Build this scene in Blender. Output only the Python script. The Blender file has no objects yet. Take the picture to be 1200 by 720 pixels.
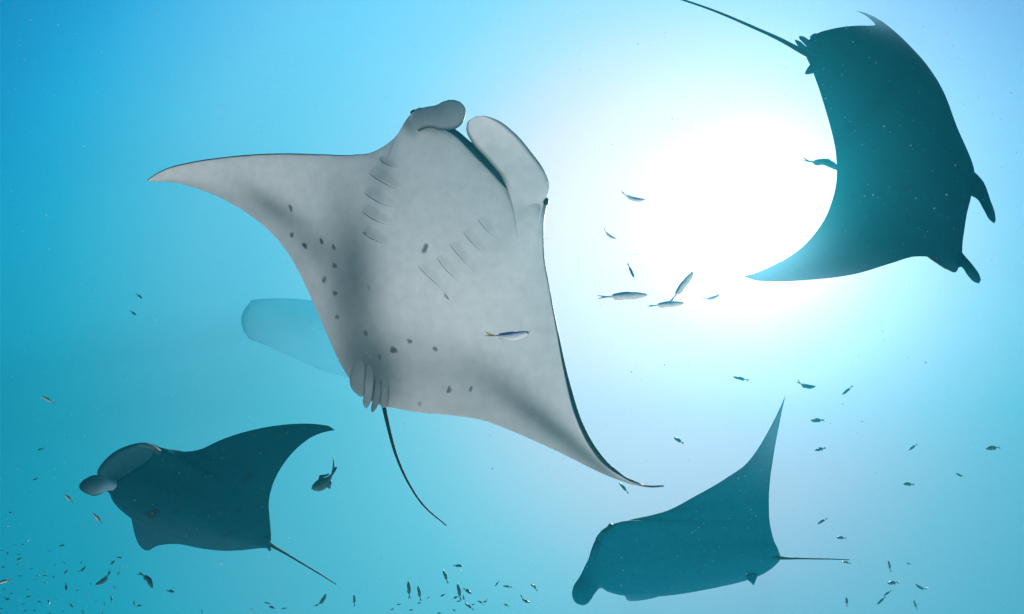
import bpy, math, random
import numpy as np
from mathutils import Vector, Matrix
from mathutils.bvhtree import BVHTree

random.seed(7)
rng = np.random.default_rng(11)
R = math.radians
scene = bpy.context.scene
COL = scene.collection

# ------------------------------------------------------------------ camera
CAM = Vector((0.0, 0.0, 5.0))
PITCH = R(42.0)
cd = bpy.data.cameras.new('camera')
cam = bpy.data.objects.new('camera', cd)
COL.objects.link(cam)
cd.sensor_width = 36.0
cd.lens = 24.0
cd.clip_start = 0.05
cd.clip_end = 600.0
cam.location = CAM
cam.rotation_euler = (math.pi / 2 + PITCH, 0, 0)
scene.camera = cam
FWD = Vector((0, math.cos(PITCH), math.sin(PITCH)))
UP = Vector((0, -math.sin(PITCH), math.cos(PITCH)))
RIGHT = Vector((1, 0, 0))
FOC = 800.0                                     # focal length in pixels of the 1200 px wide photograph

def at(u, v, d):
    """point seen at photo pixel (u, v), d metres deep into the scene"""
    return CAM + FWD * d + RIGHT * ((u - 600.0) / FOC * d) + UP * ((360.0 - v) / FOC * d)

def at_np(u, v, d):
    u = np.asarray(u, float); v = np.asarray(v, float); d = np.asarray(d, float)
    return (np.array(CAM) + d[..., None] * np.array(FWD) + ((u - 600.0) / FOC * d)[..., None] * np.array(RIGHT)
            + ((360.0 - v) / FOC * d)[..., None] * np.array(UP))

# ------------------------------------------------------------------ light
SUN_DIR = (at(893, 268, 1.0) - CAM).normalized()          # from the scene towards the sun
SUN_EL = math.asin(SUN_DIR.z)
world = bpy.data.worlds.new('World')
scene.world = world
world.use_nodes = True
wt = world.node_tree
wt.nodes.clear()
def wn(t, **k):
    n = wt.nodes.new(t)
    for a, b in k.items():
        setattr(n, a, b)
    return n
w_out = wn('ShaderNodeOutputWorld')
w_bg = wn('ShaderNodeBackground')
w_bg.inputs['Strength'].default_value = 0.22
w_tc = wn('ShaderNodeTexCoord')
L = wt.links.new
def lobe(direction, stops):
    """light of the open water by its angle (degrees) from a direction"""
    dot = wn('ShaderNodeVectorMath', operation='DOT_PRODUCT')
    dot.inputs[1].default_value = direction
    ac = wn('ShaderNodeMath', operation='ARCCOSINE')
    dv = wn('ShaderNodeMath', operation='DIVIDE')
    dv.inputs[1].default_value = math.pi
    rp = wn('ShaderNodeValToRGB')
    top = max(max(st[1:]) for st in stops)                 # ramp colours stop at 1
    rp.color_ramp.interpolation = 'CARDINAL'
    els = rp.color_ramp.elements
    while len(els) < len(stops):
        els.new(0.5)
    for e, st in zip(els, stops):
        e.position = st[0] / 180.0
    for e, st in zip(els, stops):
        e.color = (st[1] / top, st[2] / top, st[3] / top, 1)
    sc = wn('ShaderNodeVectorMath', operation='SCALE')
    sc.inputs['Scale'].default_value = top
    L(rp.outputs['Color'], sc.inputs[0])
    L(w_tc.outputs['Generated'], dot.inputs[0]); L(dot.outputs['Value'], ac.inputs[0])
    L(ac.outputs[0], dv.inputs[0]); L(dv.outputs[0], rp.inputs['Fac'])
    return sc.outputs[0]
GLOW_DIR = (at(620, 495, 1.0) - CAM).normalized()         # middle of the wide glow of the lit surface
BROAD = [(0, .0, 1.02, 1.24), (8, .0, .98, 1.2), (15, .0, .85, 1.1), (23, .0, .71, .98), (31, .0, .63, .92), (37, .0, .54, .88), (43, .0, .36, .78),
         (49, .0, .14, .50), (60, .0, .07, .26), (80, .0, .05, .18), (110, .0, .04, .14), (180, .0, .04, .12)]
WARM_DIR = (at(800, 358, 1.0) - CAM).normalized()         # the whitest part of the glow
WARM = [(0, 1.75, .0, .0), (8, 1.55, .0, .0), (13, 1.32, .0, .0), (18, .98, .0, .0), (22, .64, .0, .0), (27, .37, .0, .0), (33, .23, .0, .0), (40, .16, .0, .0), (47, .04, .0, .0), (54, .0, .0, .0), (180, .0, .0, .0)]
CORE = [(0, 3.2, 2.4, 2.2), (3, 2.0, 1.3, 1.1), (6, .8, .3, .2), (9, .25, .02, .0), (13, .04, .0, .0), (20, .0, .0, .0), (180, .0, .0, .0)]
w_sum = wn('ShaderNodeVectorMath', operation='ADD')
w_sep = wn('ShaderNodeSeparateXYZ')
w_el = wn('ShaderNodeMapRange')                            # deeper water is darker
w_el.inputs['From Min'].default_value = 0.1
w_el.inputs['From Max'].default_value = 0.92
w_el.inputs['To Min'].default_value = 0.6
w_el.inputs['To Max'].default_value = 1.0
w_mul = wn('ShaderNodeVectorMath', operation='SCALE')
L(w_tc.outputs['Generated'], w_sep.inputs[0])
L(w_sep.outputs['Z'], w_el.inputs['Value'])
w_sum2 = wn('ShaderNodeVectorMath', operation='ADD')
L(lobe(GLOW_DIR, BROAD), w_sum2.inputs[0])
L(lobe(WARM_DIR, WARM), w_sum2.inputs[1])
L(w_sum2.outputs[0], w_mul.inputs[0])
L(w_el.outputs[0], w_mul.inputs['Scale'])
L(w_mul.outputs[0], w_sum.inputs[0])
L(lobe(SUN_DIR, CORE), w_sum.inputs[1])
L(w_sum.outputs[0], w_bg.inputs['Color'])
L(w_bg.outputs[0], w_out.inputs['Surface'])

sd = bpy.data.lights.new('sun', 'SUN')
sun = bpy.data.objects.new('sun', sd)
COL.objects.link(sun)
sd.energy = 5.0
sd.angle = R(0.6)
sd.color = (1.0, 0.97, 0.9)
sun.rotation_euler = SUN_DIR.to_track_quat('Z', 'Y').to_euler()
sun.location = CAM + SUN_DIR * 60

HAZE_DENSITY = 0.043
HAZE_COLOR = (0.0003, 0.086, 0.118)
GLARE_DENSITY = 0.0008
GLARE_COLOR = (0.28, 0.90, 0.98)
GLARE_ANISO = 0.85
HAZE_ABSORB = (0.0, 0.0, 0.0)
HAZE_ANISO = 0.31

scene.view_settings.view_transform = 'Standard'
scene.view_settings.look = 'None'
scene.view_settings.gamma = 1.0
scene.view_settings.use_curve_mapping = False
scene.view_settings.exposure = 3.2
scene.render.engine = 'CYCLES'
cy = scene.cycles
cy.max_bounces = 8
cy.diffuse_bounces = 3
cy.volume_bounces = 2
cy.transparent_max_bounces = 16
cy.use_denoising = True
cy.caustics_reflective = False
cy.caustics_refractive = False

# ------------------------------------------------------------------ materials
def mat(name):
    m = bpy.data.materials.new(name)
    m.use_nodes = True
    m.node_tree.nodes.clear()
    return m, m.node_tree

def skin_material(name, rough=0.55, spec=0.15, bump=0.15, mott=0.12, trans=0.0, scale=9.0, thin=None):
    m, t = mat(name)
    N = t.nodes.new
    out = N('ShaderNodeOutputMaterial')
    p = N('ShaderNodeBsdfPrincipled')
    p.inputs['Roughness'].default_value = rough
    p.inputs['Specular IOR Level'].default_value = spec
    a = N('ShaderNodeAttribute'); a.attribute_name = 'Col'
    tc = N('ShaderNodeTexCoord')
    n1 = N('ShaderNodeTexNoise'); n1.inputs['Scale'].default_value = scale; n1.inputs['Detail'].default_value = 8
    n2 = N('ShaderNodeTexNoise'); n2.inputs['Scale'].default_value = scale * 14; n2.inputs['Detail'].default_value = 4
    mr = N('ShaderNodeMapRange')
    mr.inputs['From Min'].default_value = 0.3; mr.inputs['From Max'].default_value = 0.7
    mr.inputs['To Min'].default_value = 1 - mott; mr.inputs['To Max'].default_value = 1 + mott
    mr2 = N('ShaderNodeMapRange')
    mr2.inputs['From Min'].default_value = 0.3; mr2.inputs['From Max'].default_value = 0.7
    mr2.inputs['To Min'].default_value = 1 - mott * .8; mr2.inputs['To Max'].default_value = 1 + mott * .8
    mm = N('ShaderNodeMath'); mm.operation = 'MULTIPLY'
    sc = N('ShaderNodeVectorMath'); sc.operation = 'SCALE'
    bp = N('ShaderNodeBump'); bp.inputs['Strength'].default_value = bump; bp.inputs['Distance'].default_value = 0.004
    l = t.links.new
    l(tc.outputs['Object'], n1.inputs['Vector']); l(tc.outputs['Object'], n2.inputs['Vector'])
    l(n1.outputs['Fac'], mr.inputs['Value']); l(n2.outputs['Fac'], mr2.inputs['Value'])
    l(mr.outputs[0], mm.inputs[0]); l(mr2.outputs[0], mm.inputs[1])
    l(a.outputs['Color'], sc.inputs[0]); l(mm.outputs[0], sc.inputs['Scale'])
    l(sc.outputs[0], p.inputs['Base Color'])
    l(n2.outputs['Fac'], bp.inputs['Height']); l(bp.outputs[0], p.inputs['Normal'])
    if thin is not None:                                      # thin wing margins let light through, standing in for sun glare
        tr = N('ShaderNodeBsdfTranslucent'); mx = N('ShaderNodeMixShader'); at_ = N('ShaderNodeAttribute'); at_.attribute_name = 'Thin'
        tr.inputs['Color'].default_value = thin + (1,)
        l(at_.outputs['Fac'], mx.inputs[0]); l(p.outputs[0], mx.inputs[1]); l(tr.outputs[0], mx.inputs[2])
        l(mx.outputs[0], out.inputs['Surface'])
    elif trans > 0:
        tr = N('ShaderNodeBsdfTranslucent'); mx = N('ShaderNodeMixShader'); mx.inputs[0].default_value = trans
        l(sc.outputs[0], tr.inputs['Color']); l(p.outputs[0], mx.inputs[1]); l(tr.outputs[0], mx.inputs[2])
        l(mx.outputs[0], out.inputs['Surface'])
    else:
        l(p.outputs[0], out.inputs['Surface'])
    return m

def plain_material(name, col, rough=0.5, spec=0.3, noise=0.1, scale=30):
    m, t = mat(name)
    N = t.nodes.new
    out = N('ShaderNodeOutputMaterial'); p = N('ShaderNodeBsdfPrincipled')
    p.inputs['Roughness'].default_value = rough; p.inputs['Specular IOR Level'].default_value = spec
    n = N('ShaderNodeTexNoise'); n.inputs['Scale'].default_value = scale
    tc = N('ShaderNodeTexCoord')
    mx = N('ShaderNodeMix'); mx.data_type = 'RGBA'
    mx.inputs['A'].default_value = tuple(c * (1 - noise) for c in col) + (1,)
    mx.inputs['B'].default_value = tuple(min(1, c * (1 + noise)) for c in col) + (1,)
    t.links.new(tc.outputs['Object'], n.inputs['Vector'])
    t.links.new(n.outputs['Fac'], mx.inputs['Factor'])
    t.links.new(mx.outputs['Result'], p.inputs['Base Color'])
    t.links.new(p.outputs[0], out.inputs['Surface'])
    return m

M_SKIN = skin_material('manta skin', mott=0.06, scale=16, spec=.02)
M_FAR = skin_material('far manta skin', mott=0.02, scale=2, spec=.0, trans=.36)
M_DARK = skin_material('dark manta skin', mott=0.10, scale=22, thin=(.42, .60, .70), spec=.02)
M_EYE = plain_material('manta eye', (0.012, 0.012, 0.014), 0.4, 0.05)
M_FISH = skin_material('fish scales', rough=0.35, spec=0.4, bump=0.05, mott=0.08, trans=0.25, scale=40)
M_FISH_DARK = skin_material('dark fish scales', rough=0.45, spec=0.3, bump=0.05, mott=0.1, scale=40)
M_FISH_EYE = plain_material('fish eye', (0.01, 0.01, 0.012), 0.2, 0.5)

# ------------------------------------------------------------------ unseen floor added to bounce light onto the rays: seabed
def tag(o, label=None, cat=None, group=None, kind=None):
    if label: o['label'] = label
    if cat: o['category'] = cat
    if group: o['group'] = group
    if kind: o['kind'] = kind
    return o

def link_mesh(name, verts, faces, material, parent=None, cols=None, smooth=True):
    me = bpy.data.meshes.new(name)
    me.from_pydata([tuple(map(float, v)) for v in verts], [], faces)
    me.validate()
    me.update()
    if smooth:
        me.polygons.foreach_set('use_smooth', [True] * len(me.polygons))
    if cols is not None:
        ca = me.color_attributes.new('Col', 'FLOAT_COLOR', 'POINT')
        c4 = np.ones((len(verts), 4), np.float32)
        c4[:, :3] = cols
        ca.data.foreach_set('color', c4.ravel())
    me.materials.append(material)
    o = bpy.data.objects.new(name, me)
    COL.objects.link(o)
    if parent is not None:
        o.parent = parent
    return o

def build_bounce_seabed():
    n = 90
    ext = 28.0
    xs = np.linspace(-ext, ext, n)
    X, Y = np.meshgrid(xs, xs + 2.0)
    Z = (0.18 * np.sin(X * .45 + 1.3 * np.sin(Y * .21)) + 0.15 * np.sin(Y * .6 + np.sin(X * .3))
         + 0.05 * np.sin(X * 1.9 + Y * .8) - 0.2)
    V = np.stack([X, Y, Z], -1).reshape(-1, 3)
    F = [(i * n + j, i * n + j + 1, (i + 1) * n + j + 1, (i + 1) * n + j) for i in range(n - 1) for j in range(n - 1)]
    m, t = mat('pale bounce sand')
    N = t.nodes.new
    out = N('ShaderNodeOutputMaterial'); p = N('ShaderNodeBsdfPrincipled'); p.inputs['Roughness'].default_value = 0.9
    tc = N('ShaderNodeTexCoord')
    n1 = N('ShaderNodeTexNoise'); n1.inputs['Scale'].default_value = 0.6; n1.inputs['Detail'].default_value = 6
    r = N('ShaderNodeValToRGB')
    r.color_ramp.elements[0].position = 0.3; r.color_ramp.elements[0].color = (.56, .56, .57, 1)
    r.color_ramp.elements[1].position = 0.7; r.color_ramp.elements[1].color = (.73, .73, .75, 1)
    w = N('ShaderNodeTexWave'); w.inputs['Scale'].default_value = 1.4; w.inputs['Distortion'].default_value = 6
    b = N('ShaderNodeBump'); b.inputs['Strength'].default_value = 0.4; b.inputs['Distance'].default_value = 0.03
    l = t.links.new
    l(tc.outputs['Object'], n1.inputs['Vector']); l(tc.outputs['Object'], w.inputs['Vector'])
    l(n1.outputs['Fac'], r.inputs['Fac']); l(r.outputs['Color'], p.inputs['Base Color'])
    l(w.outputs['Fac'], b.inputs['Height']); l(b.outputs[0], p.inputs['Normal'])
    l(p.outputs[0], out.inputs['Surface'])
    o = link_mesh('bounce_seabed', V, F, m)
    tag(o, 'unseen pale rippled sand floor added to bounce light up', 'bounce_seabed', kind='structure')
build_bounce_seabed()

# ------------------------------------------------------------------ splines and shells
def spline(pts, q):
    """cubic Hermite through rows (s, ...) evaluated at q"""
    p = np.asarray(pts, float)
    s, y = p[:, 0], p[:, 1:]
    d = np.diff(s)[:, None]
    k = np.diff(y, axis=0) / d
    t = np.zeros_like(y)
    t[1:-1] = (k[:-1] * d[1:] + k[1:] * d[:-1]) / (d[1:] + d[:-1])
    t[0], t[-1] = k[0], k[-1]
    q = np.clip(q, s[0], s[-1])
    i = np.clip(np.searchsorted(s, q, side='right') - 1, 0, len(s) - 2)
    h = s[i + 1] - s[i]
    x = ((q - s[i]) / h)[:, None]
    h = h[:, None]
    return ((2 * x**3 - 3 * x**2 + 1) * y[i] + (x**3 - 2 * x**2 + x) * h * t[i]
            + (-2 * x**3 + 3 * x**2) * y[i + 1] + (x**3 - x**2) * h * t[i + 1])

def smooth(e0, e1, x):
    t = np.clip((x - e0) / (e1 - e0), 0, 1)
    return t * t * (3 - 2 * t)

def unit(a):
    return a / np.maximum(np.linalg.norm(a, axis=-1, keepdims=True), 1e-9)

class Shells:
    """collects closed shells that make up one continuous body mesh"""
    def __init__(self):
        self.v, self.f, self.c, self.n = [], [], [], 0
    def add(self, v, f, c):
        self.f += [tuple(i + self.n for i in q) for q in f]
        self.v.append(np.asarray(v, float)); self.c.append(np.asarray(c, float)); self.n += len(v)
    def arrays(self):
        return np.concatenate(self.v), self.f, np.concatenate(self.c)

def ring_faces(nr, nk, close_ends=True):
    f = []
    for i in range(nr - 1):
        for k in range(nk):
            a, b = i * nk + k, i * nk + (k + 1) % nk
            f.append((a, b, b + nk, a + nk))
    if close_ends:
        f.append(tuple(range(nk - 1, -1, -1)))
        f.append(tuple(range((nr - 1) * nk, nr * nk)))
    return f

def tube(sh, pts, radii, col, nk=10, n=60):
    """tapering round tail along 3-D points"""
    p = np.array([list(q) for q in pts], float)
    s = np.concatenate([[0], np.cumsum(np.linalg.norm(np.diff(p, axis=0), axis=1))]); s /= s[-1]
    q = np.linspace(0, 1, n)
    c = spline(np.column_stack([s, p]), q)
    r = np.interp(q, np.linspace(0, 1, len(radii)), radii)
    tg = unit(np.gradient(c, axis=0))
    ref = np.array(FWD)
    a = unit(np.cross(tg, ref)); b = np.cross(tg, a)
    ang = np.linspace(0, 2 * math.pi, nk, endpoint=False)
    v = c[:, None] + r[:, None, None] * (np.cos(ang)[None, :, None] * a[:, None] + np.sin(ang)[None, :, None] * b[:, None])
    sh.add(v.reshape(-1, 3), ring_faces(n, nk), np.tile(col, (n * nk, 1)))

def sheet(sh, A, B, depth, th, col_v, col_d, bow=0.0, n=40, nk=12, edge=None, tipcol=None, tip0=.45, edge0=-.3):
    """fleshy fin between two edge lines A and B given as (u, v, dd) rows; lens-shaped section"""
    def res(P):
        P = np.array(P, float)
        s = np.concatenate([[0], np.cumsum(np.linalg.norm(np.diff(P[:, :2], axis=0), axis=1))]); s /= s[-1]
        return spline(np.column_stack([s, P]), np.linspace(0, 1, n))
    a, b = res(A), res(B)
    a3 = at_np(a[:, 0], a[:, 1], depth(a[:, 0], a[:, 1]) + a[:, 2])
    b3 = at_np(b[:, 0], b[:, 1], depth(b[:, 0], b[:, 1]) + b[:, 2])
    w = np.linspace(0, 1, nk)
    m = a3[:, None] * (1 - w)[None, :, None] + b3[:, None] * w[None, :, None]
    ds = np.gradient(m, axis=0); dw = np.gradient(m, axis=1)
    nn = np.cross(ds, dw)
    nn = unit(nn)
    view = unit(m - np.array(CAM))
    sg = 1.0 if np.median(np.sum(nn * view, -1)) >= 0 else -1.0
    nn = nn * sg                                             # pointing away from the viewer's side
    wid = np.linalg.norm(b3 - a3, axis=1)
    tip = np.sqrt(np.clip(1 - np.linspace(0, 1, n)**6, 0, 1))
    t = th * np.minimum(1, wid / (4 * th))[:, None] * tip[:, None] * (np.sqrt(np.clip(1 - (2 * w - 1)**2, 0, 1)) * .85 + .1)[None]
    m = m + nn * (bow * wid[:, None] * (1 - (2 * w - 1)**2)[None])[..., None]
    up = m + nn * t[..., None]
    lo = m - nn * t[..., None]
    ring = np.concatenate([up, lo[:, ::-1]], 1)
    cu = np.tile(np.array(col_d, float), (n, nk, 1)); cl = np.tile(np.array(col_v, float), (n, nk, 1))
    if tipcol is not None:
        k = smooth(tip0, tip0 + .4, np.linspace(0, 1, n))[:, None, None]
        cl = cl * (1 - k) + np.array(tipcol) * k
    if edge is not None:
        rim = np.clip(np.abs(2 * w - 1) * 1.0, 0, 1)[None, :] * np.ones((n, 1))
        k = (smooth(.80, .97, rim) * smooth(edge0, edge0 + .2, np.linspace(0, 1, n))[:, None])[..., None]
        cl = cl * (1 - k) + np.array(edge) * k
    cc = np.concatenate([cu, cl[:, ::-1]], 1)
    sh.add(ring.reshape(-1, 3), ring_faces(n, nk * 2), cc.reshape(-1, 3))

def ray_surface(bvh, u, v):
    d = (at(u, v, 1.0) - CAM).normalized()
    hit = bvh.ray_cast(CAM, d)
    return hit[0], hit[1]

# ------------------------------------------------------------------ manta
SKIN_OF = {}
def manta(name, label, depth, Lp, Tp, Hb, Hw, ns=200, nc=90, cav=0.18, ext=0.04, gape=0.5, camber=0.0,
          ventral=(.6, .58, .55), dorsal=(.022, .024, .027), inside=(.03, .03, .035), paint=None, extra=None,
          material=None, mouth=(-.16, .16), rim=0.010, rim_right=0.0, thin_max=0.02, thin_h=.06, jaw=None, bw=.24, bp=2.6, dors=1.0, jawfall=.10):
    """Lp / Tp: rows (s, u, v, dd) of the leading and trailing margin from wing tip s=-1 to wing tip s=+1"""
    q = np.linspace(-1, 1, ns)
    q = np.sign(q) * (1 - (1 - np.abs(q))**1.35)              # closer rows towards the tips
    q[0], q[-1] = -1, 1
    lead, trail = spline(Lp, q), spline(Tp, q)
    L3 = at_np(lead[:, 0], lead[:, 1], depth(lead[:, 0], lead[:, 1]) + lead[:, 2])
    T3 = at_np(trail[:, 0], trail[:, 1], depth(trail[:, 0], trail[:, 1]) + trail[:, 2])
    c = np.linspace(0, 1, nc)**1.25
    P = L3[:, None] * (1 - c)[None, :, None] + T3[:, None] * c[None, :, None]
    P = P + np.array(FWD) * (camber * (np.sin(np.pi * c)[None] * smooth(.2, .7, np.abs(q))[:, None] * (1 - np.abs(q)**4)[:, None]))[..., None]
    ds = np.gradient(P, axis=0); dc = np.gradient(P, axis=1)
    dc = np.where(np.linalg.norm(dc, axis=-1, keepdims=True) < 1e-7, np.array(UP) * -1e-3, dc)
    n = unit(np.cross(ds, dc))
    mid = n[ns // 2, nc // 2]
    if np.dot(mid, np.array(FWD)) < 0:
        n = -n                                                # dorsal side, away from the seabed and the viewer
    n[0], n[-1] = n[2], n[-3]
    aq = np.abs(q)
    body = np.exp(-(aq / bw)**bp)
    wing = Hw * np.clip(1 - aq, 0, 1)**0.8 + 0.004
    prof = np.sqrt(np.clip(c, 0, 1)) * (1 - c)**1.1; prof /= prof.max()
    head = np.clip(gape + (1 - gape) * np.sin(np.clip(c / .4, 0, 1) * math.pi / 2), 0, 1) * np.clip(1 - ((c - .4) / .6).clip(0, 1)**1.6, 0, 1)
    hmask = (1 - smooth(.17, .30, aq))
    H = body[:, None] * Hb * (prof[None] * (1 - hmask[:, None]) + head[None] * hmask[:, None]) + wing[:, None] * prof[None] + 0.0035
    chord = np.linalg.norm(T3 - L3, axis=1)
    H = np.minimum(H, (0.25 * chord + 0.002)[:, None])
    D = P + n * (H * dors)[..., None]
    Vn = P - n * (H * 0.8)[..., None]
    fw = unit(L3 - T3); fw[0], fw[-1] = fw[1], fw[-2]
    mm = smooth(mouth[0] - .03, mouth[0] + .05, q) * (1 - smooth(mouth[1] - .05, mouth[1] + .03, q))
    # upper jaw reaches a little past the lower lip
    fall = np.exp(-(c / jawfall)**2)
    if jaw is None:
        D = D + fw[:, None] * (ext * mm[:, None] * fall[None])[..., None]
    else:
        jq = spline(jaw, q)
        J3 = at_np(jq[:, 0], jq[:, 1], depth(jq[:, 0], jq[:, 1]) + jq[:, 2])
        mj = smooth(jaw[0][0] - .02, jaw[0][0] + .03, q) * (1 - smooth(jaw[-1][0] - .03, jaw[-1][0] + .02, q))
        D = D + (J3 - D[:, 0])[:, None] * (mj[:, None] * fall[None])[..., None]
    kf = 8
    fr = []
    for k in range(1, kf):
        x = k / kf
        base = D[:, 0] * (1 - x) + Vn[:, 0] * x
        gap = np.linalg.norm(D[:, 0] - Vn[:, 0], axis=1)
        off = (1 - mm) * 0.45 * gap * math.sin(math.pi * x) - mm * cav * math.sin(math.pi * x)
        fr.append(base + fw * off[:, None])
    F = np.stack(fr, 1)
    ring = np.concatenate([D[:, ::-1], F, Vn], 1)
    nk = ring.shape[1]
    # pigment
    cd_ = np.tile(np.array(dorsal), (ns, nc, 1)); cv_ = np.tile(np.array(ventral), (ns, nc, 1)).astype(float)
    out = smooth(.17, .22, aq)
    rm = ((rim + rim_right * (smooth(.4, .9, q) + .7 * smooth(.15, .2, q) * (1 - smooth(.35, .5, q)))) / np.maximum(chord, 1e-3))[:, None]
    k = (1 - smooth(0.2, 1.0, c[None] / np.maximum(rm, 1e-4))) * out[:, None]
    k = np.maximum(k, (smooth(.955, .985, q))[:, None] * (rim_right > 0))
    cv_ = cv_ * (1 - k[..., None]) + np.array(dorsal) * k[..., None]
    if paint is not None:
        cv_ = paint(cv_, Vn, q, c)
    xx = np.arange(1, kf) / kf
    cf = (np.array(dorsal)[None, None] * np.ones((ns, kf - 1, 1)))
    mi = mm[:, None, None]
    cf = cf * (1 - mi) + np.array(inside)[None, None] * mi
    cols = np.concatenate([cd_[:, ::-1], cf, cv_], 1)
    sh = Shells()
    sh.add(ring.reshape(-1, 3), ring_faces(ns, nk), cols.reshape(-1, 3))
    if extra is not None:
        v0, f0, _ = sh.arrays()
        pre = BVHTree.FromPolygons(v0.tolist(), f0)
        def belly(u, v):
            uu, vv = np.atleast_1d(np.asarray(u, float)), np.atleast_1d(np.asarray(v, float))
            o_ = []
            for a_, b_ in zip(uu, vv):
                h_ = pre.ray_cast(CAM, (at(a_, b_, 1.0) - CAM).normalized())[0]
                o_.append((h_ - CAM).dot(FWD) if h_ is not None else float(depth(a_, b_)))
            return np.array(o_)
        extra(sh, belly)
    v, f, cc = sh.arrays()
    base = Vector(P[ns // 2, nc // 2].tolist())
    root = bpy.data.objects.new(name, None)
    root.empty_display_size = 0.2
    root.location = base
    COL.objects.link(root)
    tag(root, label, 'manta ray', 'manta rays')
    body_o = link_mesh('body', v - np.array(base), f, material or M_SKIN, root, cc)
    th = np.zeros(len(v), np.float32)
    Hr = np.concatenate([H[:, ::-1], np.repeat(H[:, :1], kf - 1, 1), H], 1)
    th[:Hr.size] = (thin_max * (1 - smooth(.004, thin_h, Hr)) * smooth(.25, 1.0, aq)[:, None]).ravel()
    body_o.data.attributes.new('Thin', 'FLOAT', 'POINT').data.foreach_set('value', th)
    bvh = BVHTree.FromPolygons(v.tolist(), f)
    SKIN_OF[root.name] = (f, cc)
    return root, body_o, bvh, base

def add_eye(root, base, p, r, squash=(1, 1, 1), material=None):
    nu, nv = 16, 10
    v, f = [], []
    for i in range(nv + 1):
        th = math.pi * i / nv
        for j in range(nu):
            ph = 2 * math.pi * j / nu
            v.append((r * squash[0] * math.sin(th) * math.cos(ph), r * squash[1] * math.sin(th) * math.sin(ph), r * squash[2] * math.cos(th)))
    f = ring_faces(nv + 1, nu)
    o = link_mesh('eye', v, f, material or M_EYE, root)
    o.location = Vector(p) - base
    return o

def plane_depth(uc, vc, d0, gu, gv):
    return lambda u, v: d0 + gu * (np.asarray(u, float) - uc) + gv * (np.asarray(v, float) - vc)

def spot_painter(points, dark, seed=3):
    r_ = np.random.default_rng(seed)
    def f(cv, V, strength=1.0):
        for (u, v, ru, rv, ang, st) in points:
            # position on the skin, found on the ray through the spot
            d = np.array((at(u, v, 1.0) - CAM).normalized())
            rel = V - np.array(CAM)
            along = rel @ d
            perp = rel - along[..., None] * d
            a = perp @ np.array(RIGHT); b = perp @ np.array(UP)
            ca, sa = math.cos(ang), math.sin(ang)
            x = (a * ca + b * sa) / ru; y = (-a * sa + b * ca) / rv
            th = np.arctan2(y, x); w = 1 + .10 * np.sin(3 * th + r_.uniform(0, 6)) + .06 * np.sin(5 * th + r_.uniform(0, 6))
            k = (1 - smooth(.75, 1.1, np.sqrt(x * x + y * y) / w)) * st
            cv = cv * (1 - k[..., None]) + np.array(dark) * k[..., None]
        return cv
    return f

# ---- the pale ray in the middle
d1 = plane_depth(490, 310, 4.15, -0.0004, -0.0008)
L1 = [(-1, 173, 211.5, .35), (-.985, 178, 207.5, .34), (-.95, 192, 199.5, .32), (-.88, 222, 191, .28), (-.78, 270, 184, .22), (-.64, 327, 180.5, .13), (-.5, 378, 181.5, .06),
      (-.40, 415, 182, .02), (-.33, 440, 177.5, .0), (-.27, 465, 160, 0), (-.22, 480, 139, 0), (-.18, 492, 134, 0), (-.14, 512, 150, 0), (-.08, 534, 164, 0),
      (0, 556, 186, 0), (.07, 578, 208, 0), (.13, 593, 224, 0), (.17, 606, 236, 0), (.21, 630, 232, 0), (.25, 640, 238, 0), (.30, 637.5, 262, 0),
      (.36, 637.5, 295, 0), (.46, 644, 338, .0), (.56, 653, 385, -.02), (.66, 664, 440, -.05), (.75, 677, 488, -.08), (.83, 694, 523, -.08),
      (.90, 713, 546, -.06), (.95, 735, 562, -.03), (.985, 760, 569, .0), (1, 778, 569.5, .02)]
T1 = [(-1, 173, 212.5, .35), (-.985, 182, 213, .34), (-.95, 200, 213.5, .32), (-.88, 232, 221.5, .29), (-.78, 266, 236, .24), (-.64, 308, 264, .17), (-.5, 337, 296, .11),
      (-.40, 354, 326, .07), (-.30, 373, 368, .04), (-.20, 393, 414, .02), (-.10, 411, 446, .0), (-.04, 428, 466, 0), (0, 445, 475, 0),
      (.06, 462, 478.5, 0), (.14, 489, 483.5, .0), (.25, 528, 487, .0), (.36, 566, 493, 0), (.46, 600, 505.5, -.01), (.56, 631, 519, -.03), (.66, 663, 534, -.05),
      (.75, 690, 547.5, -.07), (.83, 712, 557.5, -.06), (.90, 730, 564, -.04), (.95, 745, 568.5, -.02), (.985, 765, 571, .0), (1, 778, 570.5, .02)]
SP1 = [(340.5, 244, .010, .026, .2, .75), (342, 275.5, .012, .018, -.3, .8), (357, 288, .013, .022, .5, .85), (376.7, 283, .010, .020, .2, .85), (391, 290, .011, .019, .3, .8),
       (498, 291.7, .015, .033, -.5, .8), (392, 311.5, .013, .016, 0, .8), (380, 328, .012, .022, -.3, .8), (392.7, 344, .015, .015, 0, .8), (395, 371.7, .013, .014, 0, .7),
       (428.5, 390.6, .012, .017, .4, .75), (461, 410.5, .024, .019, -.4, .85), (480, 400, .017, .012, -.5, .75), (510, 409, .018, .012, -.5, .75), (445, 419, .009, .018, .2, .7),
       (526, 457, .014, .024, -.2, .75), (551.6, 456, .010, .018, -.4, .75), (492, 473.7, .010, .012, 0, .5), (432, 337, .010, .02, .2, .3), (523, 347.5, .006, .024, .7, .7),
       (427.5, 273.5, .013, .010, 0, .6), (520, 454, .006, .006, 0, .4), (405, 300, .006, .008, 0, .3)]
paint_sp1 = spot_painter(SP1, (.05, .055, .06))
GREY1 = np.array((.22, .245, .255))
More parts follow.
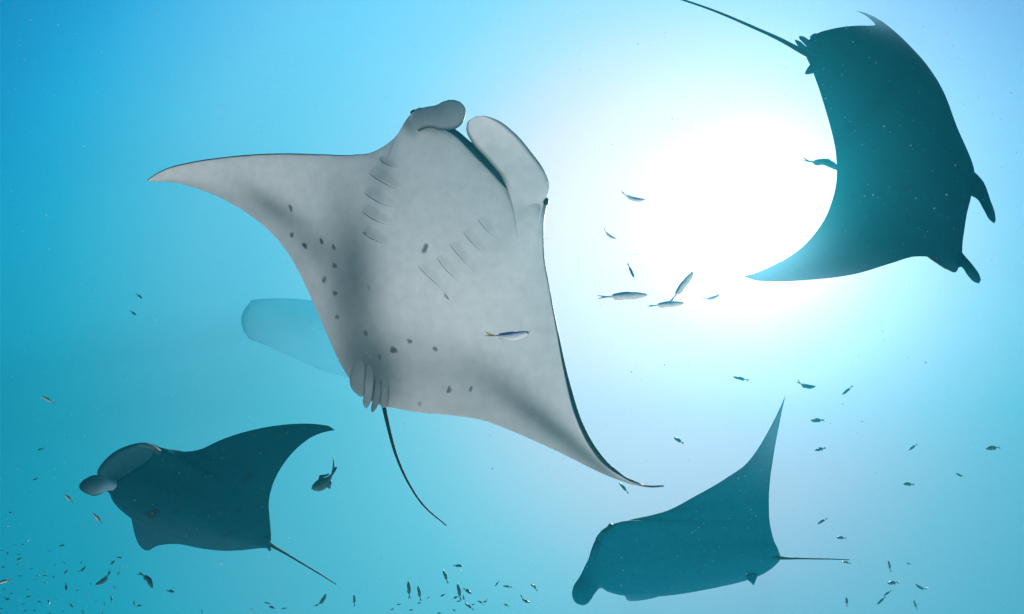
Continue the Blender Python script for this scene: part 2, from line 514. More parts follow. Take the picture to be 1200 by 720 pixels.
def blotch(cv, V, items, col):
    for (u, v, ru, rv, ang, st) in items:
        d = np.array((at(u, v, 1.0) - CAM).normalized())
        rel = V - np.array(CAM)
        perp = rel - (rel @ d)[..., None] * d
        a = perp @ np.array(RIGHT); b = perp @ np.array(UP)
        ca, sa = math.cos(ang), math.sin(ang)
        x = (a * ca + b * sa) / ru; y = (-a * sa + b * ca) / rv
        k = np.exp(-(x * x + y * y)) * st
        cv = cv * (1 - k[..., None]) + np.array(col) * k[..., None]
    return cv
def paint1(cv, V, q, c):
    # grey pigment along the rear margins; curvature shading painted in beside the body
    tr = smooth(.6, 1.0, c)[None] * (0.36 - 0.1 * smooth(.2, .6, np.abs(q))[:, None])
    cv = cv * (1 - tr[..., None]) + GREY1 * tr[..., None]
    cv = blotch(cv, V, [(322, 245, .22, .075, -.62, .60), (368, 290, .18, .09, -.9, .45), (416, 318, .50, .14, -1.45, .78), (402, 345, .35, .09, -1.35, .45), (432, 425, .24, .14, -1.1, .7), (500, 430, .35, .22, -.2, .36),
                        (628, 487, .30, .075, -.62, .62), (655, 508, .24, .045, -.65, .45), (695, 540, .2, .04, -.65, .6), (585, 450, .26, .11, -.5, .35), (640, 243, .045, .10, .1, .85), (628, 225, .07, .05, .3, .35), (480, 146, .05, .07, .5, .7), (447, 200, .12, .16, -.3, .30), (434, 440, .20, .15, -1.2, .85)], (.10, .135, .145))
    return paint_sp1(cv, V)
V1 = (.89, .88, .86); D1 = (.012, .026, .031)
def extra1(sh, belly):
    # cephalic lobes
    B_ = lambda u, v, k: (u, v, float(belly(u, v)[0]) - float(d1(u, v)) + k)
    sheet(sh, [B_(610, 300, .012), B_(606, 275, -.002), B_(603, 252, -.010), B_(600.5, 240, -.016), (589, 210, -.11), (569.5, 186, -.13), (553, 167, -.15), (546.5, 152, -.17), (549, 142, -.18), (555, 138, -.18)],
          [B_(628, 300, .012), B_(631, 275, .004), B_(633.5, 255, .0), B_(637, 240, -.004), (643.5, 217, -.06), (639, 203, -.06), (622, 178, -.08), (603, 156, -.12), (583, 141, -.16), (567, 136, -.18), (557, 136.5, -.18)],
          d1, .011, (.89, .88, .86), D1, bow=.05, edge=(.03, .05, .06), n=80, nk=18, edge0=.36)
    sheet(sh, [(468, 170, .10), (476, 148, .04), (486, 130, -.01), (500, 125.5, -.05), (511, 123.6, -.09), (519.5, 119.3, -.12), (530.5, 117.3, -.14), (541, 121, -.14), (545.5, 128, -.13)],
          [(480, 192, .10), (484, 170, .02), (490, 155, -.09), (500, 150, -.15), (519.5, 152.8, -.2), (536, 150, -.19), (543.5, 142, -.16), (546, 133, -.14)],
          d1, .012, (.36, .385, .40), D1, bow=-.10, edge=(.03, .05, .06), n=56)
    # pelvic fins and claspers
    fin = dict(nk=12, n=44, edge0=.45)
    sheet(sh, [(424, 408, .010), (416.5, 424, .002), (411.5, 438, -.005), (410, 449, -.010), (413, 457, -.014), (418, 462, -.014), (422, 465.3, -.014)],
          [(425, 408, .010), (427, 424, .003), (427.5, 440, -.006), (427.5, 450, -.010), (427, 457, -.014), (426, 462, -.014), (424.5, 465.3, -.014)], belly, .003, (.20, .23, .24), D1, bow=-.015, edge=(.12, .15, .16), tipcol=(.25, .29, .30), tip0=.2, **fin)
    sheet(sh, [(432, 418, .008), (428.5, 436, .0), (427.5, 450, -.012), (426.5, 462, -.018), (425.3, 473, -.02), (428, 478.5, -.02)],
          [(433.5, 418, .008), (437, 436, .0), (437.5, 450, -.012), (436.5, 461, -.018), (433, 474, -.02), (430, 478.8, -.02)], belly, .0035, (.20, .23, .24), D1, bow=-.025, edge=(.13, .16, .17), tipcol=(.27, .31, .32), tip0=.2, **fin)
    sheet(sh, [(441, 440, .008), (439.5, 452, -.006), (438.2, 463, -.014), (436, 473, -.018), (434.8, 480, -.018), (435.5, 483, -.018)],
          [(443, 440, .008), (446, 452, -.006), (446, 463, -.012), (444, 471, -.016), (441.5, 478, -.018), (437.5, 483, -.018)], belly, .003, (.18, .21, .22), D1, bow=-.02, edge=(.10, .13, .14), tipcol=(.19, .23, .24), tip0=.2, **fin)
    sheet(sh, [(449, 432, .008), (447.5, 446, .0), (446.5, 458, -.008), (446.3, 468, -.010), (447, 478, -.008)],
          [(450.5, 432, .008), (454, 446, .0), (455, 458, -.008), (455, 468, -.008), (453, 477.5, -.006)], belly, .003, (.20, .23, .24), D1, bow=-.02, edge=(.11, .14, .15), tipcol=(.21, .25, .26), tip0=.2, **fin)
    tl = [(446, 455, .02), (450, 477, .01), (455, 500, .03), (464, 533, .06), (477, 563, .1), (496, 592, .16), (523, 616, .22)]
    tube(sh, [at(u, v, float(d1(u, v)) + dd) for u, v, dd in tl], [.016, .0125, .010, .008, .0065, .0055, .004], (.012, .03, .036))
JAW1 = [(-.15, 505, 147, .06), (-.10, 528, 149, .07), (-.04, 550, 165, .08), (.03, 572, 185, .08), (.09, 588, 201, .07), (.14, 600, 223, .05), (.17, 604, 236, .03)]
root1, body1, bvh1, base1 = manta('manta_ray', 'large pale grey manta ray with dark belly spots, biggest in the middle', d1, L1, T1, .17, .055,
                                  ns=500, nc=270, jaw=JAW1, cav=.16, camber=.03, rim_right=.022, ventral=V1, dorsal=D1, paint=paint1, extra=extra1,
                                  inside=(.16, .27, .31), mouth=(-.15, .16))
p, nrm = ray_surface(bvh1, 632, 236)
if p: add_eye(root1, base1, at(639.5, 236, float(d1(639, 236)) - .035), .027, (.7, .7, 1.15))
p, nrm = ray_surface(bvh1, 489, 141)
if p: add_eye(root1, base1, at(486, 132.5, float(d1(486, 132)) + .015), .026, (1.1, .8, .8))

def gill_flap(root, base, bvh, slit, back, wid, rise, dark, material, shade=.2):
    """one gill cover: free edge along slit (u,v points), hinged wid px away in direction back"""
    n, m = 26, 8
    s = np.array(slit, float)
    a = np.concatenate([[0], np.cumsum(np.linalg.norm(np.diff(s, axis=0), axis=1))]); a /= a[-1]
    pts = spline(np.column_stack([a, s]), np.linspace(0, 1, n))
    v, c, f = [], [], []
    skin_f, skin_c = SKIN_OF[root.name]
    off = [-1.5, -.8, -.15] + [wid * (j / (m - 1)) ** 1.2 + .55 for j in range(m)]
    k = len(off)
    for i in range(n):
        y = i / (n - 1)
        e = min(1, y / .14) ** .8 * min(1, (1 - y) / .6) ** 1.2
        for j, x in enumerate(off):
            h, nr = ray_surface(bvh, pts[i, 0] + back[0] * x, pts[i, 1] + back[1] * x)
            if h is None: return None
            if nr.dot(FWD) > 0: nr = -nr
            fi = bvh.ray_cast(CAM, (h - CAM).normalized())[2]
            col = tuple(skin_c[skin_f[fi][0]])
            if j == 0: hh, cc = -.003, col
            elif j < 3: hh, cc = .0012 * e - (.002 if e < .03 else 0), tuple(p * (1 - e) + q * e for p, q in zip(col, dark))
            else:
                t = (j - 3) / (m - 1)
                hh, cc = rise * e * (1 - t) ** 1.15 - .0025 * t - .0004, tuple(p * (1 - shade * e * (1 - t)) for p in col)  # panel shading put into the colour, darker towards the free edge
            v.append(h + nr * hh); c.append(cc)
    for i in range(n - 1):
        for j in range(k - 1):
            o = i * k + j
            f.append((o, o + 1, o + k + 1, o + k))
    return link_mesh('gill_flap', np.array([list(x) for x in v]) - np.array(base), f, material, root, np.array(c))
bl = (-.35, -.94); br = (.62, -.78)
GS = [([(443.5, 185), (449, 190), (457, 194), (472, 198)], (.6, -.8), 9, .009), ([(431.5, 202), (444, 211), (458, 218.5), (476, 221.5)], (.45, -.9), 19, .012),
      ([(425.5, 225), (437, 233), (449.5, 239.5), (469, 244)], (.45, -.9), 20, .010), ([(423, 247), (435, 255.5), (448.5, 261.5), (465, 265)], (.42, -.9), 20, .011),
      ([(425, 271.5), (433, 278), (441, 282), (460, 287)], (.4, -.9), 20, .010),
      ([(559, 255.5), (566, 265), (574, 273), (587, 283)], (.7, -.7), 15, .007), ([(542, 270), (551, 282), (561, 292), (577, 305)], (.7, -.7), 17, .008),
      ([(526, 284), (533, 294), (541, 303), (564, 325)], (.7, -.7), 17, .008), ([(511, 300.5), (520, 313), (531, 324), (549, 338)], (.7, -.7), 17, .008),
      ([(489, 311), (501, 323), (514, 335), (530, 351)], (.7, -.7), 15, .008)]
for sl, bk, wd, rs in GS:
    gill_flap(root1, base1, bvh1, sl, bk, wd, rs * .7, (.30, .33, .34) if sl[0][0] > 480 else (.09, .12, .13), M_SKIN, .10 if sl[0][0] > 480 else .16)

# ---- the dark ray near the sun, upper right
d2 = plane_depth(1040, 170, 5.0, .0004, .0004)
L2 = [(-1, 871, 323.5, .35), (-.97, 882, 327.5, .33), (-.9, 905, 329.5, .28), (-.78, 948, 328, .2), (-.62, 1002, 321, .1), (-.48, 1044, 308.5, .03), (-.38, 1073, 300.5, 0), (-.31, 1094, 302.5, 0),
      (-.25, 1107, 312, 0), (-.20, 1117, 315, 0), (-.16, 1121, 299, 0), (-.08, 1120.5, 278, 0), (0, 1123, 254, .02), (.08, 1127.5, 237, .05), (.16, 1132, 224, .08), (.2, 1137, 208, .1),
      (.25, 1133.5, 186, .15), (.32, 1121, 152, .2), (.42, 1107, 113, .3), (.54, 1088, 81, .45), (.66, 1066, 56, .65), (.78, 1046, 37, .9), (.88, 1029, 24, 1.1), (.95, 1014, 16, 1.25), (1, 1004.5, 13, 1.35)]
T2 = [(-1, 871, 324, .35), (-.97, 880, 322, .33), (-.9, 897, 315.5, .3), (-.78, 928, 299, .24), (-.62, 956, 272.5, .17), (-.48, 973, 242, .12), (-.38, 980.5, 210, .09), (-.31, 980, 183, .07),
      (-.22, 973.5, 150, .05), (-.14, 962, 111, .03), (-.07, 951, 80, .0), (0, 944, 62, 0), (.06, 947, 49, .02), (.14, 957, 40, .06), (.25, 972, 35, .14), (.38, 988, 32, .28), (.54, 1007, 30.5, .5),
      (.66, 1020, 30.5, .7), (.78, 1026, 29, .92), (.88, 1021, 23, 1.1), (.95, 1012, 16.5, 1.25), (1, 1004.5, 13.5, 1.35)]
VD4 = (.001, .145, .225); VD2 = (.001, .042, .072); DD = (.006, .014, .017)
SP2 = spot_painter([(1030, 120, .03, .02, .3, .6), (1000, 230, .025, .03, 0, .5), (1060, 220, .03, .02, .8, .5)], (.012, .012, .014))
def paint2(cv, V, q, c):
    return SP2(cv, V)
def extra2(sh, belly):
    sheet(sh, [(1126, 205, .1), (1137, 200, .1), (1149, 209, .06), (1159, 232, .0), (1165.5, 249, -.06), (1167, 258, -.08)],
          [(1122, 235, .05), (1131, 229, .05), (1144, 232.5, .02), (1153, 246, -.03), (1160, 258, -.07), (1165, 262, -.08)], d2, .018, VD2, DD, bow=-.15)
    sheet(sh, [(1108, 285, 0), (1121, 288, 0), (1129, 298, -.05), (1140, 311, -.1), (1147.5, 322, -.13), (1149.5, 328, -.14)],
          [(1106, 308, 0), (1118, 316.5, 0), (1126, 313, -.05), (1134, 323, -.1), (1141.5, 330.5, -.13), (1147, 332.5, -.14)], d2, .018, VD2, DD, bow=-.15)
    sheet(sh, [(958, 62, 0), (950, 75, -.03), (945, 82, -.04), (943, 86.5, -.04)], [(962, 80, 0), (956, 84, -.03), (950, 87, -.04), (945, 87.5, -.04)], d2, .012, VD2, DD)
    sheet(sh, [(962, 55, -.02), (948, 47, -.05), (940, 42.5, -.06), (936, 42.5, -.06)], [(958, 64, -.02), (946, 55, -.05), (940, 49, -.06), (937, 46, -.06)], d2, .014, VD2, DD)
    sheet(sh, [(964, 66, -.02), (946, 56, -.05), (936, 48, -.06), (931.5, 46.5, -.06)], [(962, 70, -.02), (944, 61, -.05), (937, 56, -.06), (932, 49.5, -.06)], d2, .014, VD2, DD)
    sheet(sh, [(972, 48, .02), (960, 40, .0), (954, 39.5, -.02), (949, 43, -.03)], [(968, 56, .02), (958, 52, 0), (953, 50, -.02), (949.5, 46, -.03)], d2, .012, VD2, DD)
    tl = [(960, 70, .0), (942, 61.5, .0), (915, 47, .05), (880, 31, .1), (840, 14, .18), (800, 0, .28), (770, -9, .36), (740, -17, .45)]
    tube(sh, [at(u, v, float(d2(u, v)) + dd) for u, v, dd in tl], [.028, .016, .011, .009, .0075, .0065, .0055, .004], (.004, .014, .018))
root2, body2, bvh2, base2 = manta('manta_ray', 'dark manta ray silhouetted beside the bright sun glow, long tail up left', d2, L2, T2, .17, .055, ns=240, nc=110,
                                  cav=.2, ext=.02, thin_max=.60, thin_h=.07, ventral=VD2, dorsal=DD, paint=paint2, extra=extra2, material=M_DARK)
for u, v, dd in ((1113, 311, 0.0), (1136, 204, .1)):
    add_eye(root2, base2, at(u, v, float(d2(u, v)) + dd), .03)

# ---- the dark ray at the lower left
d3 = plane_depth(235, 585, 6.4, .0012, .0012)
L3_ = [(-1, 175, 644.5, 1.25), (-.95, 171, 644.5, 1.18), (-.85, 165, 640.5, 1.0), (-.7, 160, 631.5, .75), (-.5, 155.5, 613, .42), (-.36, 152, 596, .18), (-.27, 143, 586, .06), (-.21, 133, 579, 0),
       (-.16, 126, 571, 0), (-.08, 140, 561, .0), (0, 156, 552, .0), (.08, 170, 544, .02), (.16, 180, 534, .03), (.21, 187, 527, .03), (.27, 199, 527.5, .04), (.36, 216, 529.5, .05),
       (.46, 236, 526.5, .08), (.56, 260, 515.5, .12), (.66, 287, 506.5, .18), (.76, 318, 500, .26), (.86, 349, 497, .36), (.94, 375, 498, .44), (.98, 387, 500.5, .48), (1, 392, 504, .5)]
T3_ = [(-1, 175.5, 645, 1.25), (-.95, 177, 643.5, 1.2), (-.85, 181, 641, 1.05), (-.7, 190, 638.5, .8), (-.5, 213, 638, .5), (-.36, 238, 643, .3), (-.25, 264, 645.5, .16), (-.16, 285, 644.5, .08),
       (-.07, 304, 642.5, .02), (0, 315, 641, 0), (.06, 317.5, 632, 0), (.14, 316.5, 613, .02), (.25, 315, 590, .05), (.36, 319, 570, .08), (.46, 325, 556, .12), (.56, 333, 543, .16), (.66, 343, 530.5, .22),
       (.76, 355, 519.5, .29), (.86, 368, 511, .37), (.94, 381, 506.5, .44), (.98, 388, 505, .48), (1, 392, 504.5, .5)]
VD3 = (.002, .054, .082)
SP3 = spot_painter([(179, 602, .045, .038, .3, .9), (290, 560, .06, .03, .6, .5), (280, 597, .03, .025, 0, .6), (270, 626, .08, .02, .2, .4), (205, 600, .03, .02, .4, .5), (238, 585, .02, .02, 0, .4)], (.010, .011, .012))
def paint3(cv, V, q, c):
    return SP3(cv, V)
def extra3(sh, belly):
    # rolled-up lobe with a pale inner face, and the folded one by the eye
    sheet(sh, [(148, 563, .06), (134, 562, -.02), (124, 560, -.08), (116, 557, -.13), (108, 557.5, -.17), (101.5, 561, -.15), (99, 567, -.10)],
          [(146, 578, .06), (134, 576, -.06), (125, 576, -.13), (117, 580, -.2), (108, 581, -.22), (102, 577, -.18), (99, 570, -.11)], d3, .035, (.22, .40, .48), DD, bow=-.35, edge=(.02, .05, .06), tipcol=(.01, .03, .045), tip0=.42)
    sheet(sh, [(200, 534, .08), (188, 527, .0), (180, 522, -.04), (172, 519, -.06), (165, 519.5, -.06), (161, 521.5, -.06)],
          [(198, 540, .08), (187, 535, -.02), (180, 530, -.07), (173, 526.5, -.09), (167, 525, -.09), (162, 523.5, -.07)], d3, .022, (.03, .07, .08), DD, bow=-.2, edge=(.02, .04, .05), tipcol=(.06, .13, .15), tip0=.35)
    sheet(sh, [(300, 632, -.02), (308, 638, -.04), (313, 643, -.05), (316, 646.5, -.05)], [(306, 626, -.02), (313, 632, -.04), (317, 638, -.05), (317.5, 645, -.05)], d3, .014, VD3, DD)
    tl = [(306, 632, 0), (316, 638, .0), (335, 649, .06), (355, 661, .12), (375, 673, .18), (394, 685, .24)]
    tube(sh, [at(u, v, float(d3(u, v)) + dd) for u, v, dd in tl], [.024, .013, .0095, .008, .0065, .0045], (.004, .014, .018))
JAW3 = [(-.17, 118, 562, .06), (-.13, 114, 556, .10), (-.06, 119, 544, .14), (.01, 133, 530.5, .16), (.08, 151, 522, .15), (.14, 170, 519, .12), (.19, 186, 524.5, .06)]
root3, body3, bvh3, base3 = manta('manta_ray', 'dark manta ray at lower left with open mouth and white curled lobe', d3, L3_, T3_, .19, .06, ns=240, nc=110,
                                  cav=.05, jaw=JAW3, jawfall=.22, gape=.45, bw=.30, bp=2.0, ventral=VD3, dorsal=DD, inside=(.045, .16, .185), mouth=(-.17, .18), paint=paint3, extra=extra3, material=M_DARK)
add_eye(root3, base3, at(187.0, 528.5, float(d3(187, 528)) + .03), .026)

# ---- the dark ray at the lower right
d4 = plane_depth(800, 640, 6.6, .0006, .0004)
L4 = [(-1, 737, 703.5, 1.3), (-.95, 735, 702.5, 1.22), (-.85, 733.5, 700, 1.0), (-.7, 731.5, 697.5, .7), (-.5, 729.5, 694, .4), (-.36, 727.5, 690.5, .18), (-.27, 716, 688.5, .05), (-.21, 706, 687.5, 0),
      (-.16, 699, 682, 0), (-.08, 693, 667, 0), (0, 696, 652, 0), (.08, 701, 638, 0), (.16, 708, 624, 0), (.21, 718, 615.5, 0), (.27, 733, 611, .02), (.36, 757, 605.5, .03),
      (.46, 786, 597, .06), (.56, 815, 581.5, .1), (.66, 845, 564.5, .16), (.76, 872, 546.5, .24), (.84, 889, 525, .32), (.9, 900, 506, .38), (.96, 912, 483, .45), (1, 920, 465, .5)]
T4 = [(-1, 737.5, 704, 1.3), (-.95, 740, 704.5, 1.22), (-.85, 748, 704, 1.02), (-.7, 763, 701.5, .75), (-.5, 789, 694, .45), (-.36, 815, 690, .28), (-.25, 842, 687.5, .16), (-.16, 870, 681.5, .08),
      (-.07, 898, 670.5, .02), (0, 914, 656, 0), (.06, 912, 645, 0), (.14, 907, 634, .02), (.25, 902, 613, .05), (.36, 901, 596, .08), (.46, 901, 580, .12), (.56, 902.5, 561, .17), (.66, 905, 543, .22),
      (.76, 908, 524, .29), (.84, 911, 508, .34), (.9, 914, 494, .39), (.96, 917, 478, .45), (1, 920, 465.5, .5)]
def extra4(sh, belly):
    sheet(sh, [(722, 640, 0), (702, 636, 0), (690, 655, -.03), (680, 675, -.08), (672, 688, -.14), (670.5, 698, -.16), (674, 706, -.16), (681, 709.5, -.16)],
          [(722, 672, 0), (709, 688, -.02), (702, 690, -.05), (697.5, 695, -.1), (693, 702, -.14), (690, 706, -.16), (687, 708.5, -.16), (683, 709.6, -.16)], d4, .022, VD4, DD, bow=-.12)
    sheet(sh, [(706, 640, 0), (700, 630, .05), (705, 622, .06), (716, 616, .05), (726, 613.5, .03)],
          [(716, 640, 0), (712, 633, .0), (714, 627, .0), (720, 621, .0), (727, 616, .02)], d4, .02, VD4, DD)
    sheet(sh, [(874, 676, -.02), (877, 680.5, -.04), (881, 684, -.05), (883, 686, -.05)], [(888, 672, -.02), (887, 677, -.04), (885, 682, -.05), (883.5, 686, -.05)], d4, .012, VD4, DD)
    tl = [(902, 652, 0), (915, 654, 0), (935, 654.6, .05), (955, 655, .1), (975, 655.4, .16), (995, 656.2, .22)]
    tube(sh, [at(u, v, float(d4(u, v)) + dd) for u, v, dd in tl], [.024, .012, .0085, .0075, .006, .0045], (.004, .014, .018))
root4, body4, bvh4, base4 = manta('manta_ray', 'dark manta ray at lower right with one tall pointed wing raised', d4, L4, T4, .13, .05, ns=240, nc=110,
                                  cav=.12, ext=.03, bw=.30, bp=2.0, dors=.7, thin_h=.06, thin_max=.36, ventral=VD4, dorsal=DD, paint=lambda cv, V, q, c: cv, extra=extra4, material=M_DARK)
add_eye(root4, base4, at(716, 618, float(d4(716, 618)) - .0), .035)

# ---- the faint ray far behind
d5 = plane_depth(380, 395, 28.0, .010, 0.0)
L5 = [(-1, 480, 352, 1.0), (-.8, 440, 352, .8), (-.5, 380, 354, .3), (-.27, 322, 350, 0), (-.2, 300, 352, 0), (-.1, 290, 362, 0), (0, 285, 374, 0), (.1, 288, 388, 0), (.2, 296, 398, 0), (.27, 305, 402, 0),
      (.5, 345, 420, .3), (.8, 390, 438, .8), (1, 430, 448, 1.2)]
T5 = [(-1, 480, 354, 1.0), (-.8, 452, 362, .8), (-.5, 436, 372, .4), (-.27, 434, 380, .1), (-.1, 440, 387, 0), (0, 442, 392, 0), (.1, 440, 398, 0), (.27, 430, 408, .1), (.5, 425, 420, .4), (.8, 425, 436, .8), (1, 430, 449, 1.2)]
def extra5(sh, belly):
    tube(sh, [at(u, v, 28.7) for u, v in ((436, 392), (450, 393), (480, 395), (510, 396))], [.08, .05, .04, .02], (.05, .05, .05))
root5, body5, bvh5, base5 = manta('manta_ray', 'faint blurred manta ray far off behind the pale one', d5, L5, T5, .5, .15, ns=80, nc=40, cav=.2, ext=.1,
                                  ventral=(.44, .80, .92), dorsal=(.34, .62, .74), inside=(.3, .62, .74), paint=lambda cv, V, q, c: cv, extra=extra5, material=M_FAR)  # distance haze put into the skin as pale blue and translucency

# ------------------------------------------------------------------ fish
def fish_mesh(name, height=.20, width=.13, bend=0.0, sbend=0.0, back=(.03, .07, .16), side=(.45, .5, .52), belly=(.7, .7, .68), tail=(.05, .09, .16), nseg=18, nk=12,
              tail_raise=0.0, fins=1.0, vbend=0.0, fork=.9):
    """fish of length 1 along +x (head), dorsal +z, bending sideways in y"""
    x = np.linspace(0, 1, nseg)                      # 0 = snout, 1 = tail root
    hprof = np.interp(x, [0, .04, .12, .28, .45, .65, .82, .93, 1], [.03, .28, .62, .96, 1.0, .80, .46, .24, .20]) * height / 2
    wprof = np.interp(x, [0, .04, .12, .28, .45, .65, .82, .93, 1], [.03, .35, .75, 1.0, .95, .65, .32, .14, .10]) * width / 2
    L_ = .80
    def mid(t):
        tt = np.asarray(t, float)
        return np.stack([.5 - tt, bend * (tt - .35)**2 * np.where(tt > .35, 1, .6) + sbend * np.sin((tt - .1) * math.pi * 2) * .1 * tt, tail_raise * np.clip(tt - .45, 0, 1)**2 + vbend * ((tt - .45)**2 - .08) + sbend * np.sin((tt - .1) * math.pi * 2) * .1], -1)
    v, c, f = [], [], []
    cen = mid(x * L_)
    ang = np.linspace(0, 2 * math.pi, nk, endpoint=False)
    for i in range(nseg):
        for a in ang:
            sy, sz = math.cos(a), math.sin(a)
            v.append(cen[i] + np.array([0, wprof[i] * sy, hprof[i] * (sz if sz > 0 else sz * 1.05)]))
            if sz > .45: c.append(back)
            elif sz > -.1: c.append(tuple(.5 * p_ + .5 * q_ for p_, q_ in zip(side, belly)) if sz < .2 else side)
            else: c.append(belly)
    # tail root takes on the tail colour
    f += ring_faces(nseg, nk)
    def fin(poly, thick, col):
        n0 = len(v); k = len(poly)
        for sgn in (1, -1):
            for px, pz in poly:
                m_ = mid(.5 - px)
                v.append(np.array([px, m_[1] + sgn * thick, pz + m_[2]])); c.append(col)
        f.append(tuple(range(n0, n0 + k))); f.append(tuple(range(n0 + 2 * k - 1, n0 + k - 1, -1)))
        for i in range(k):
            j = (i + 1) % k
            f.append((n0 + i, n0 + k + i, n0 + k + j, n0 + j))
    h = height / 2
    # two tail lobes
    fin([(-.24, h * .2), (-.34, h * .42 * fork), (-.50, h * 1.0 * fork), (-.47, h * .6 * fork), (-.42, h * .12), (-.39, 0), (-.24, 0)], .004, tail)
    fin([(-.24, -h * .2), (-.24, 0), (-.39, 0), (-.42, -h * .12), (-.47, -h * .6 * fork), (-.50, -h * 1.0 * fork), (-.34, -h * .42 * fork)], .004, tail)
    if fins > 0:
        fin([(.22, h * .85), (.12, h * (1 + .42 * fins)), (.0, h * (1 + .25 * fins)), (-.18, h * .75), (-.2, h * .4)], .004, back)
        fin([(.02, -h * .9), (-.06, -h * (1 + .32 * fins)), (-.18, -h * .8), (-.18, -h * .4)], .004, belly)
        # pectorals, held out from the flanks
        for sgn in (1, -1):
            n0 = len(v)
            m_ = mid(.25); wy = width / 2 * .9
            for px, py, pz in ((.25, wy, -.1 * h), (.13, wy + .09 * fins, -.35 * h), (.08, wy + .07 * fins, -.55 * h), (.19, wy, -.4 * h)):
                for e in (.003, -.003):
                    v.append(np.array([px, m_[1] + sgn * py, pz + e])); c.append(side)
            f.append((n0, n0 + 2, n0 + 4, n0 + 6)); f.append((n0 + 7, n0 + 5, n0 + 3, n0 + 1))
            for i in range(4):
                j = (i + 1) % 4
                f.append((n0 + 2 * i, n0 + 2 * i + 1, n0 + 2 * j + 1, n0 + 2 * j))
    me = bpy.data.meshes.new(name)
    me.from_pydata([tuple(map(float, q)) for q in v], [], f)
    me.validate(); me.update()
    me.polygons.foreach_set('use_smooth', [True] * len(me.polygons))
    ca = me.color_attributes.new('Col', 'FLOAT_COLOR', 'POINT')
    c4 = np.ones((len(v), 4), np.float32); c4[:, :3] = np.array(c, float)
    ca.data.foreach_set('color', c4.ravel())
    me['eye'] = (.5 - .07 * L_, float(np.interp(.09, x, wprof)) * .85, float(np.interp(.09, x, hprof)) * .35)
    return me

def eye_mesh():
    v = []
    for i in range(7):
        th = math.pi * i / 6
        for j in range(10):
            ph = 2 * math.pi * j / 10
            v.append((math.sin(th) * math.cos(ph), .6 * math.cos(th), math.sin(th) * math.sin(ph)))
    me = bpy.data.meshes.new('fish_eye')
    me.from_pydata(v, [], ring_faces(7, 10)); me.update()
    me.polygons.foreach_set('use_smooth', [True] * len(me.polygons))
    me.materials.append(M_FISH_EYE)
    return me
EYE_ME = eye_mesh()

def place_fish(me, head, tail, d, label, group=None, roll=0.0, dz=0.0, cat='fish', eyes=False, name='fish', eye_r=.022):
    """head / tail in photo pixels at depth d; dz = how much farther the tail is; roll about its length"""
    a, b = at(head[0], head[1], d), at(tail[0], tail[1], d + dz)
    x = (a - b); ln = x.length; x.normalize()
    view = ((a + b) / 2 - CAM).normalized()
    y = view - x * view.dot(x); y.normalize()                 # lateral axis along the line of sight
    z = x.cross(y)
    if z.dot(UP) < 0: y, z = -y, -z
    m = Matrix((x, y, z)).transposed() @ Matrix.Rotation(roll, 3, 'X')
    o = bpy.data.objects.new(name, me)
    COL.objects.link(o)
    o.matrix_world = Matrix.Translation((a + b) / 2) @ m.to_4x4() @ Matrix.Diagonal((ln, ln, ln, 1))
    tag(o, label, cat, group)
    if eyes:
        ex, ey, ez = me['eye']
        for s in (1, -1):
            e = bpy.data.objects.new('eye', EYE_ME)
            COL.objects.link(e)
            e.parent = o
            e.location = (ex, s * ey, ez); e.scale = (eye_r, eye_r, eye_r)
    return o

def variant(name, material, **k):
    me = fish_mesh(name, **k)
    me.materials.append(material)
    return me
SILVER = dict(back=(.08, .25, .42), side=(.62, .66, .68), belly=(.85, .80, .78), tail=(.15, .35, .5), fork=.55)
F_YELLOW = variant('yellowtail', M_FISH, height=.185, width=.15, vbend=.35, fork=.6, back=(.04, .06, .42), side=(.66, .62, .80), belly=(.95, .92, .90), tail=(.62, .36, .03), fins=.5)
F_SILVER = variant('silver_fish', M_FISH, height=.15, width=.125, fins=.5, **SILVER)
F_SILVER_B = variant('silver_fish_bent', M_FISH, height=.16, width=.125, vbend=.6, fins=.4, **SILVER)
F_PALE = variant('pale_fish', M_FISH, height=.17, width=.14, back=(.10, .14, .12), side=(.45, .5, .42), belly=(.7, .7, .6), tail=(.40, .36, .08))
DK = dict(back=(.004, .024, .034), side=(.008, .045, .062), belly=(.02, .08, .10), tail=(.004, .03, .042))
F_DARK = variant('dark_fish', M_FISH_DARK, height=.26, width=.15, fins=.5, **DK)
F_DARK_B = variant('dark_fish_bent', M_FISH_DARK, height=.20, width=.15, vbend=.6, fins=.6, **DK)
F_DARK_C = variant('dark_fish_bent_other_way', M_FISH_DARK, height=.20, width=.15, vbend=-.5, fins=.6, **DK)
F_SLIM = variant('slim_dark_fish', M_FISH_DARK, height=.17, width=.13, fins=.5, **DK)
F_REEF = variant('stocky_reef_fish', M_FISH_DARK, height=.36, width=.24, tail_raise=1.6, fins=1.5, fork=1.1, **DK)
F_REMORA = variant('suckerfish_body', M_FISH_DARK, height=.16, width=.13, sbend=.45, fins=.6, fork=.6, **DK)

place_fish(F_YELLOW, (621.5, 391.5), (568, 395), 3.35, 'white fish with yellow tail and blue back passing below the pale manta', eyes=True, roll=R(-25), name='fusilier_fish')
